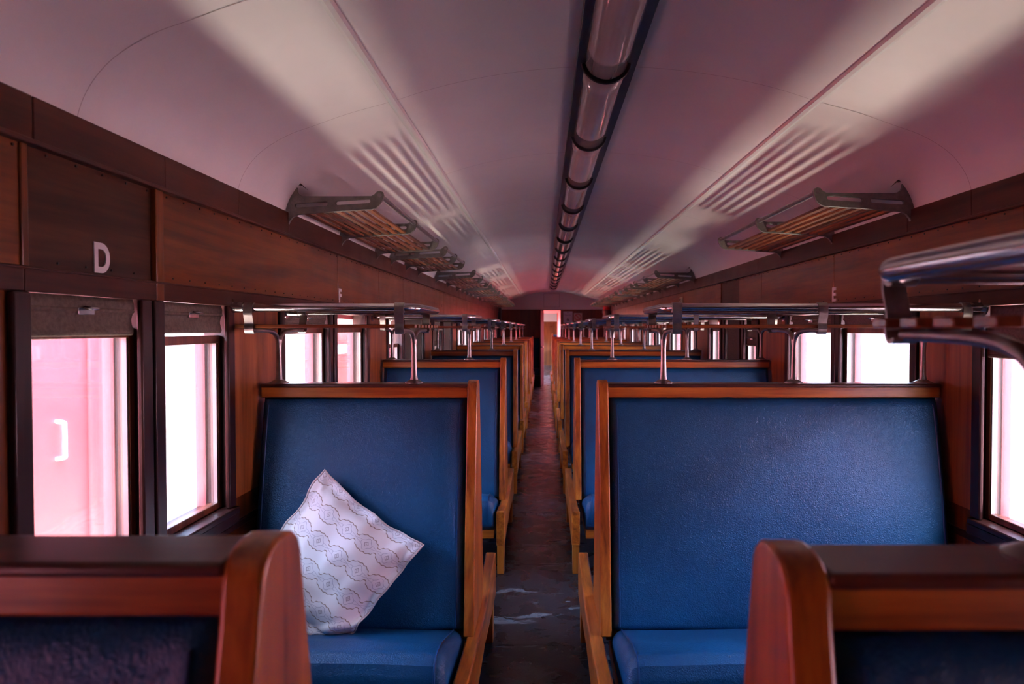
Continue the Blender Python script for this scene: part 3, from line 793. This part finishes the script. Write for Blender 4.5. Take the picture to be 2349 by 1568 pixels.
# ------------------------------------------------------------------ far end of the coach
def end_bench():
    root = empty('end_bench', (0, YEND, 0))
    m = MB(); m.grid(lambda u, v: (-1.03+.93*u, -.05-.09*(1-v)-.02*math.sin(PI*u)*math.sin(PI*v), .36+.80*v), 10, 10); o = m.build('backrest', BLUE, root, smooth=True)
    o.modifiers.new('t', 'SOLIDIFY').thickness = .04
    MB().box(-1.03, -.10, -.545, -.12, .27, .43).build('seat_cushion', BLUE, root, bevel=.03, seg=4)
    MB().box(-1.03, -.10, -.53, -.10, .0, .268).build('seat_base', DARKW[0], root, bevel=.004)
    MB().box(-1.04, -.09, -.10, -.005, 1.16, 1.20).build('top_rail', CAPW, root, bevel=.004)
    return root
tag(end_bench(), 'dark blue bench against the end wall left of the doorway', 'bench')
d = empty('door_1', (DX0+.005, YEND-.01, 0))
lf = MB(); lf.box(-.035, .0, -.60, 0, .01, 1.845); lo = lf.build('door_leaf', plain('dark_red_door', (.09, .011, .015), rough=.6, spec=.2), d, bevel=.004)
hn = MB(); hn.tube([(.0, -.54, .96), (.04, -.54, .96), (.045, -.48, .96)], .009, 10); hn.build('door_handle', CHROME, lo, smooth=True)
d.rotation_euler = (0, 0, math.radians(-7)); struct(d, 'open dark red door at the far end of the aisle', 'door')
s = empty('wall_cylinder', (WR-.10, 15.0, 1.86))
MB().lathe([(.03, .06), (.075, .05), (.08, -.04), (.078, -.05)], 0, 0, 18).build('red_top', plain('red_enamel', (.5, .03, .04), rough=.35), s, smooth=True)
MB().lathe([(.08, -.055), (.085, -.06), (.085, -.11), (.05, -.30), (.03, -.32)], 0, 0, 18).build('lower_body', plain('dark_enamel', (.12, .07, .07), rough=.35), s, smooth=True)
MB().box(.02, .10, -.02, .02, -.2, 0).build('wall_arm', BLACKM, s)
tag(s, 'small red and dark cylinder on the right wall under the last luggage rack', 'cylinder')
m = MB(); m.box(WL, WL+.07, 15.75, 15.95, 1.22, 1.885); struct(m.build('trim_%d' % t, BLACKM, bevel=.006), 'black upright on the left wall near the end', 'trim'); t += 1
m = MB(); m.box(WR-.07, WR, 15.75, 15.95, 1.22, 1.885); struct(m.build('trim_%d' % t, BLACKM, bevel=.006), 'black upright on the right wall near the end', 'trim'); t += 1

# gangway and the next coach seen through the door
GW = plain('gangway_red_paint', (.75, .16, .16), rough=.5)
g = MB(); g.box(DX1, DX1+.05, YEND+.1, YEND+3.4, 0, 1.86); struct(g.build('wall_gangway', GW), 'salmon red wall of the gangway beyond the door', 'wall')
g = MB(); g.box(DX0-.35, DX1+.05, YEND+.1, YEND+3.4, 1.858, 1.90); struct(g.build('ceiling_gangway', GW), 'salmon red ceiling of the gangway beyond the door', 'ceiling')
g = MB(); g.box(-.6, 1.0, YEND+.1, YEND+9, -.06, 0); struct(g.build('floor_gangway', LINO), 'dark floor running on through the doorway', 'floor')
yn = YEND+3.4
g = MB(); g.box(-1.0, -.02, yn, yn+.08, 0, 2.3); g.box(.40, 1.5, yn, yn+.08, 0, 2.3); g.box(-.02, .40, yn, yn+.08, 1.86, 2.3)
struct(g.build('wall_next_coach', ENDW), 'dark end wall of the next coach', 'wall')
g = MB(); g.box(-1.0, 1.4, yn+5.5, yn+5.6, 0, 1.66); struct(g.build('wall_next_coach_far', PANELW[2]), 'brown far wall inside the next coach', 'wall')
g = MB(); g.box(-1.0, 1.4, yn+5.45, yn+5.6, 1.66, 2.6); struct(g.build('wall_next_coach_top', CEILP), 'white arch at the far end of the next coach', 'wall')
g = MB(); g.box(-1.1, 1.5, yn, yn+5.7, 2.3, 2.4); struct(g.build('ceiling_next_coach', CEILP), 'white ceiling of the next coach', 'ceiling')
g = MB(); g.box(1.4, 1.5, yn, yn+5.7, 0, 2.4); struct(g.build('wall_next_coach_right', PANELW[1]), 'right wall of the next coach', 'wall')
g = MB(); g.box(-1.1, -1.0, yn, yn+5.7, 1.45, 2.4); g.box(-1.1, -1.0, yn, yn+5.7, 0, .8); struct(g.build('wall_next_coach_left', PANELW[1]), 'left wall of the next coach with its window band', 'wall')
g = MB(); g.box(.30, 1.4, yn+1.2, yn+1.35, 0, 1.2); nb = g.build('next_coach_bench', BLUE, bevel=.02); tag(nb, 'blue bench in the next coach seen through the doorway', 'bench')
g = MB(); g.box(.26, .30, yn+1.1, yn+1.45, 0, 1.24); g.build('end_post', SEATW[2], nb, bevel=.004)

# ------------------------------------------------------------------ outside: ground and the coaches on the next tracks
GZ = -1.15
BOUNCE_LAMPS = {'left': [(-2, 17, 205.0)], 'right': [(-2, 17, 205.0)]}    # added area lamps standing in for daylight bounced off the ground, W per metre
struct(MB().box(-14, 14, -14, 40, GZ-.1, GZ).build('ground', GROUND), 'pale sunlit ballast between the tracks', 'ground')
REDB = plain('deep_red_coach_paint', (.52, .07, .065), rough=.45, noise=.08, nscale=2.0, spec=.3)
PINK = plain('pink_coach_paint', (.62, .40, .41), rough=.5, noise=.04, nscale=2.0, spec=.3)
SLAB = plain('pale_added_slab', (.75, .72, .65), rough=.9, noise=.08)
LX = {'left': -2.1, 'right': 2.52}
for side in ('left', 'right'):
    x = LX[side]
    tag(MB().box(x-.15, x+.15, -9, 30, GZ, GZ+.04).build('added_slab', SLAB, bevel=.01), 'made-up pale walkway on the ground along the %s side of the coach' % side, 'slab')  # made-up slab; the lamp on it stands in for ground bounce
    for (ya, yb, en) in BOUNCE_LAMPS[side]:
        a = bpy.data.lights.new('bounce_fill_lamp', 'AREA'); a.shape = 'RECTANGLE'; a.size = .20; a.size_y = yb-ya; a.energy = en*(yb-ya); a.color = (1, .89, .72)
        ao = bpy.data.objects.new('bounce_fill_lamp', a); C.objects.link(ao); ao.location = (x, (ya+yb)/2, GZ+.045); ao.rotation_euler = (PI, 0, 0)
def coach(name, xf, sg, y0, y1, mat, label, extra=None):
    # xf: face toward us, sg: direction away from us
    root = empty(name, (xf, (y0+y1)/2, GZ))
    yc = (y0+y1)/2; hl = (y1-y0)/2
    def B(m, d0, d1, ya, yb, za, zb):
        a, b = sorted((sg*d0, sg*d1)); m.box(a, b, ya-yc, yb-yc, za-GZ, zb-GZ)
    m = MB(); B(m, 0, 2.6, y0, y1, -.45, 2.26); m.build('body', mat, root, bevel=.03)
    r = MB(); 
    r.prism([(sg*(1.3-1.36*math.cos(PI*i/12)), 3.41+.30*math.sin(PI*i/12)) for i in range(13)], -hl, hl, 'xz'); r.build('roof', ROOFM, root)
    u = MB(); B(u, .3, 2.3, y0+.5, y1-.5, -.95, -.45); u.build('underframe', BLACKM, root)
    if extra: extra(root, B)
    return tag(root, label, 'coach')
def left_extra(root, B):
    m = MB(); B(m, -.03, 0, 4.62, 4.68, -.4, 2.22); B(m, -.05, 0, 5.05, 5.3, -.45, 2.26); m.build('corner_post', RED, root, bevel=.01)
    m = MB(); yc = root.location.y
    m.tube(smoothpath([(.0, 4.33-yc, .82-GZ), (.05, 4.33-yc, .81-GZ), (.055, 4.33-yc, .78-GZ), (.055, 4.33-yc, .62-GZ), (.05, 4.33-yc, .59-GZ), (0, 4.33-yc, .58-GZ)], 4), .014, 10)
    m.build('grab_handle', LETTER, root, smooth=True)
    m = MB(); m.tube([(.05, 4.90-yc, -.3-GZ), (.05, 4.88-yc, 2.2-GZ)], .028, 10); m.build('drain_pipe', CREAM, root, smooth=True)
XLN, XRN = -3.1, 3.55
coach('red_coach', XLN, -1, -9, 5.32, RED, 'red coach with a white grab handle outside the nearest left window', left_extra)
coach('cream_coach', XLN-.05, -1, 5.75, 9.5, CREAM, 'pale coach on the next track outside the second pair of left windows',
      lambda root, B: [x for x in [MB()] if (B(x, -.02, 0, 9.0, 9.3, -.4, 2.22), x.build('door_strip', RED, root))])
def l3(root, B):
    m = MB(); B(m, -.012, 0, 9.9, 11.3, 1.02, 1.16); m.build('white_stripe', CREAM, root)
coach('red_coach', XLN, -1, 9.75, 34, REDB, 'red coach with a white stripe outside the far left windows', l3)
coach('pink_coach', XRN, 1, -9, 5.6, PINK, 'pale pink coach outside the nearest right window')
def r2(root, B):
    m = MB(); B(m, -.02, 0, 7.2, 7.45, -.4, 2.22); m.build('door_strip', plain('lilac_paint', (.55, .48, .60), rough=.5), root)
coach('cream_coach', XRN, 1, 5.75, 9.4, CREAM, 'pale coach on the next track outside the second pair of right windows', r2)
coach('red_coach', XRN, 1, 9.6, 34, REDB, 'deep red coach outside the far right windows')

# ------------------------------------------------------------------ light
sc = bpy.context.scene
w = bpy.data.worlds.new('World'); sc.world = w; w.use_nodes = True
nt = w.node_tree; bg = nt.nodes['Background']
sky = nt.nodes.new('ShaderNodeTexSky'); sky.sky_type = 'NISHITA'; sky.sun_disc = False; sky.sun_elevation = math.radians(62); sky.sun_rotation = math.radians(180); sky.dust_density = 2.0
nt.links.new(sky.outputs[0], bg.inputs[0]); bg.inputs[1].default_value = 11.0
sl = bpy.data.lights.new('sun', 'SUN'); sl.energy = 4; sl.angle = math.radians(.6); sl.color = (1, .97, .93)
so = bpy.data.objects.new('sun', sl); C.objects.link(so)
sd = Vector((.24, -.30, .92)).normalized()
so.rotation_euler = sd.to_track_quat('Z', 'Y').to_euler(); so.location = (0, 0, 12)

# ------------------------------------------------------------------ camera
cam = bpy.data.cameras.new('camera'); co = bpy.data.objects.new('camera', cam); C.objects.link(co)
cam.sensor_width = 36; cam.lens = 36*FPX/2349; cam.clip_start = .02; cam.clip_end = 200
co.location = (0, 0, EYE)
pitch = -math.atan(32/FPX)
co.rotation_euler = (PI/2+pitch, 0, 0)   # level across, tipped slightly down; the lens is shifted sideways
cam.shift_x = -72.5/2349
cam.dof.use_dof = True; cam.dof.focus_distance = 2.6; cam.dof.aperture_fstop = 4.5
sc.camera = co
vs = sc.view_settings; vs.view_transform = 'Standard'; vs.look = 'None'; vs.gamma = 1; vs.use_curve_mapping = False; vs.exposure = 0.18
cy = sc.cycles; cy.max_bounces = 8; cy.diffuse_bounces = 4; cy.glossy_bounces = 4; cy.transparent_max_bounces = 10; cy.caustics_reflective = False; cy.caustics_refractive = False
cy.sample_clamp_indirect = 12; cy.use_denoising = True
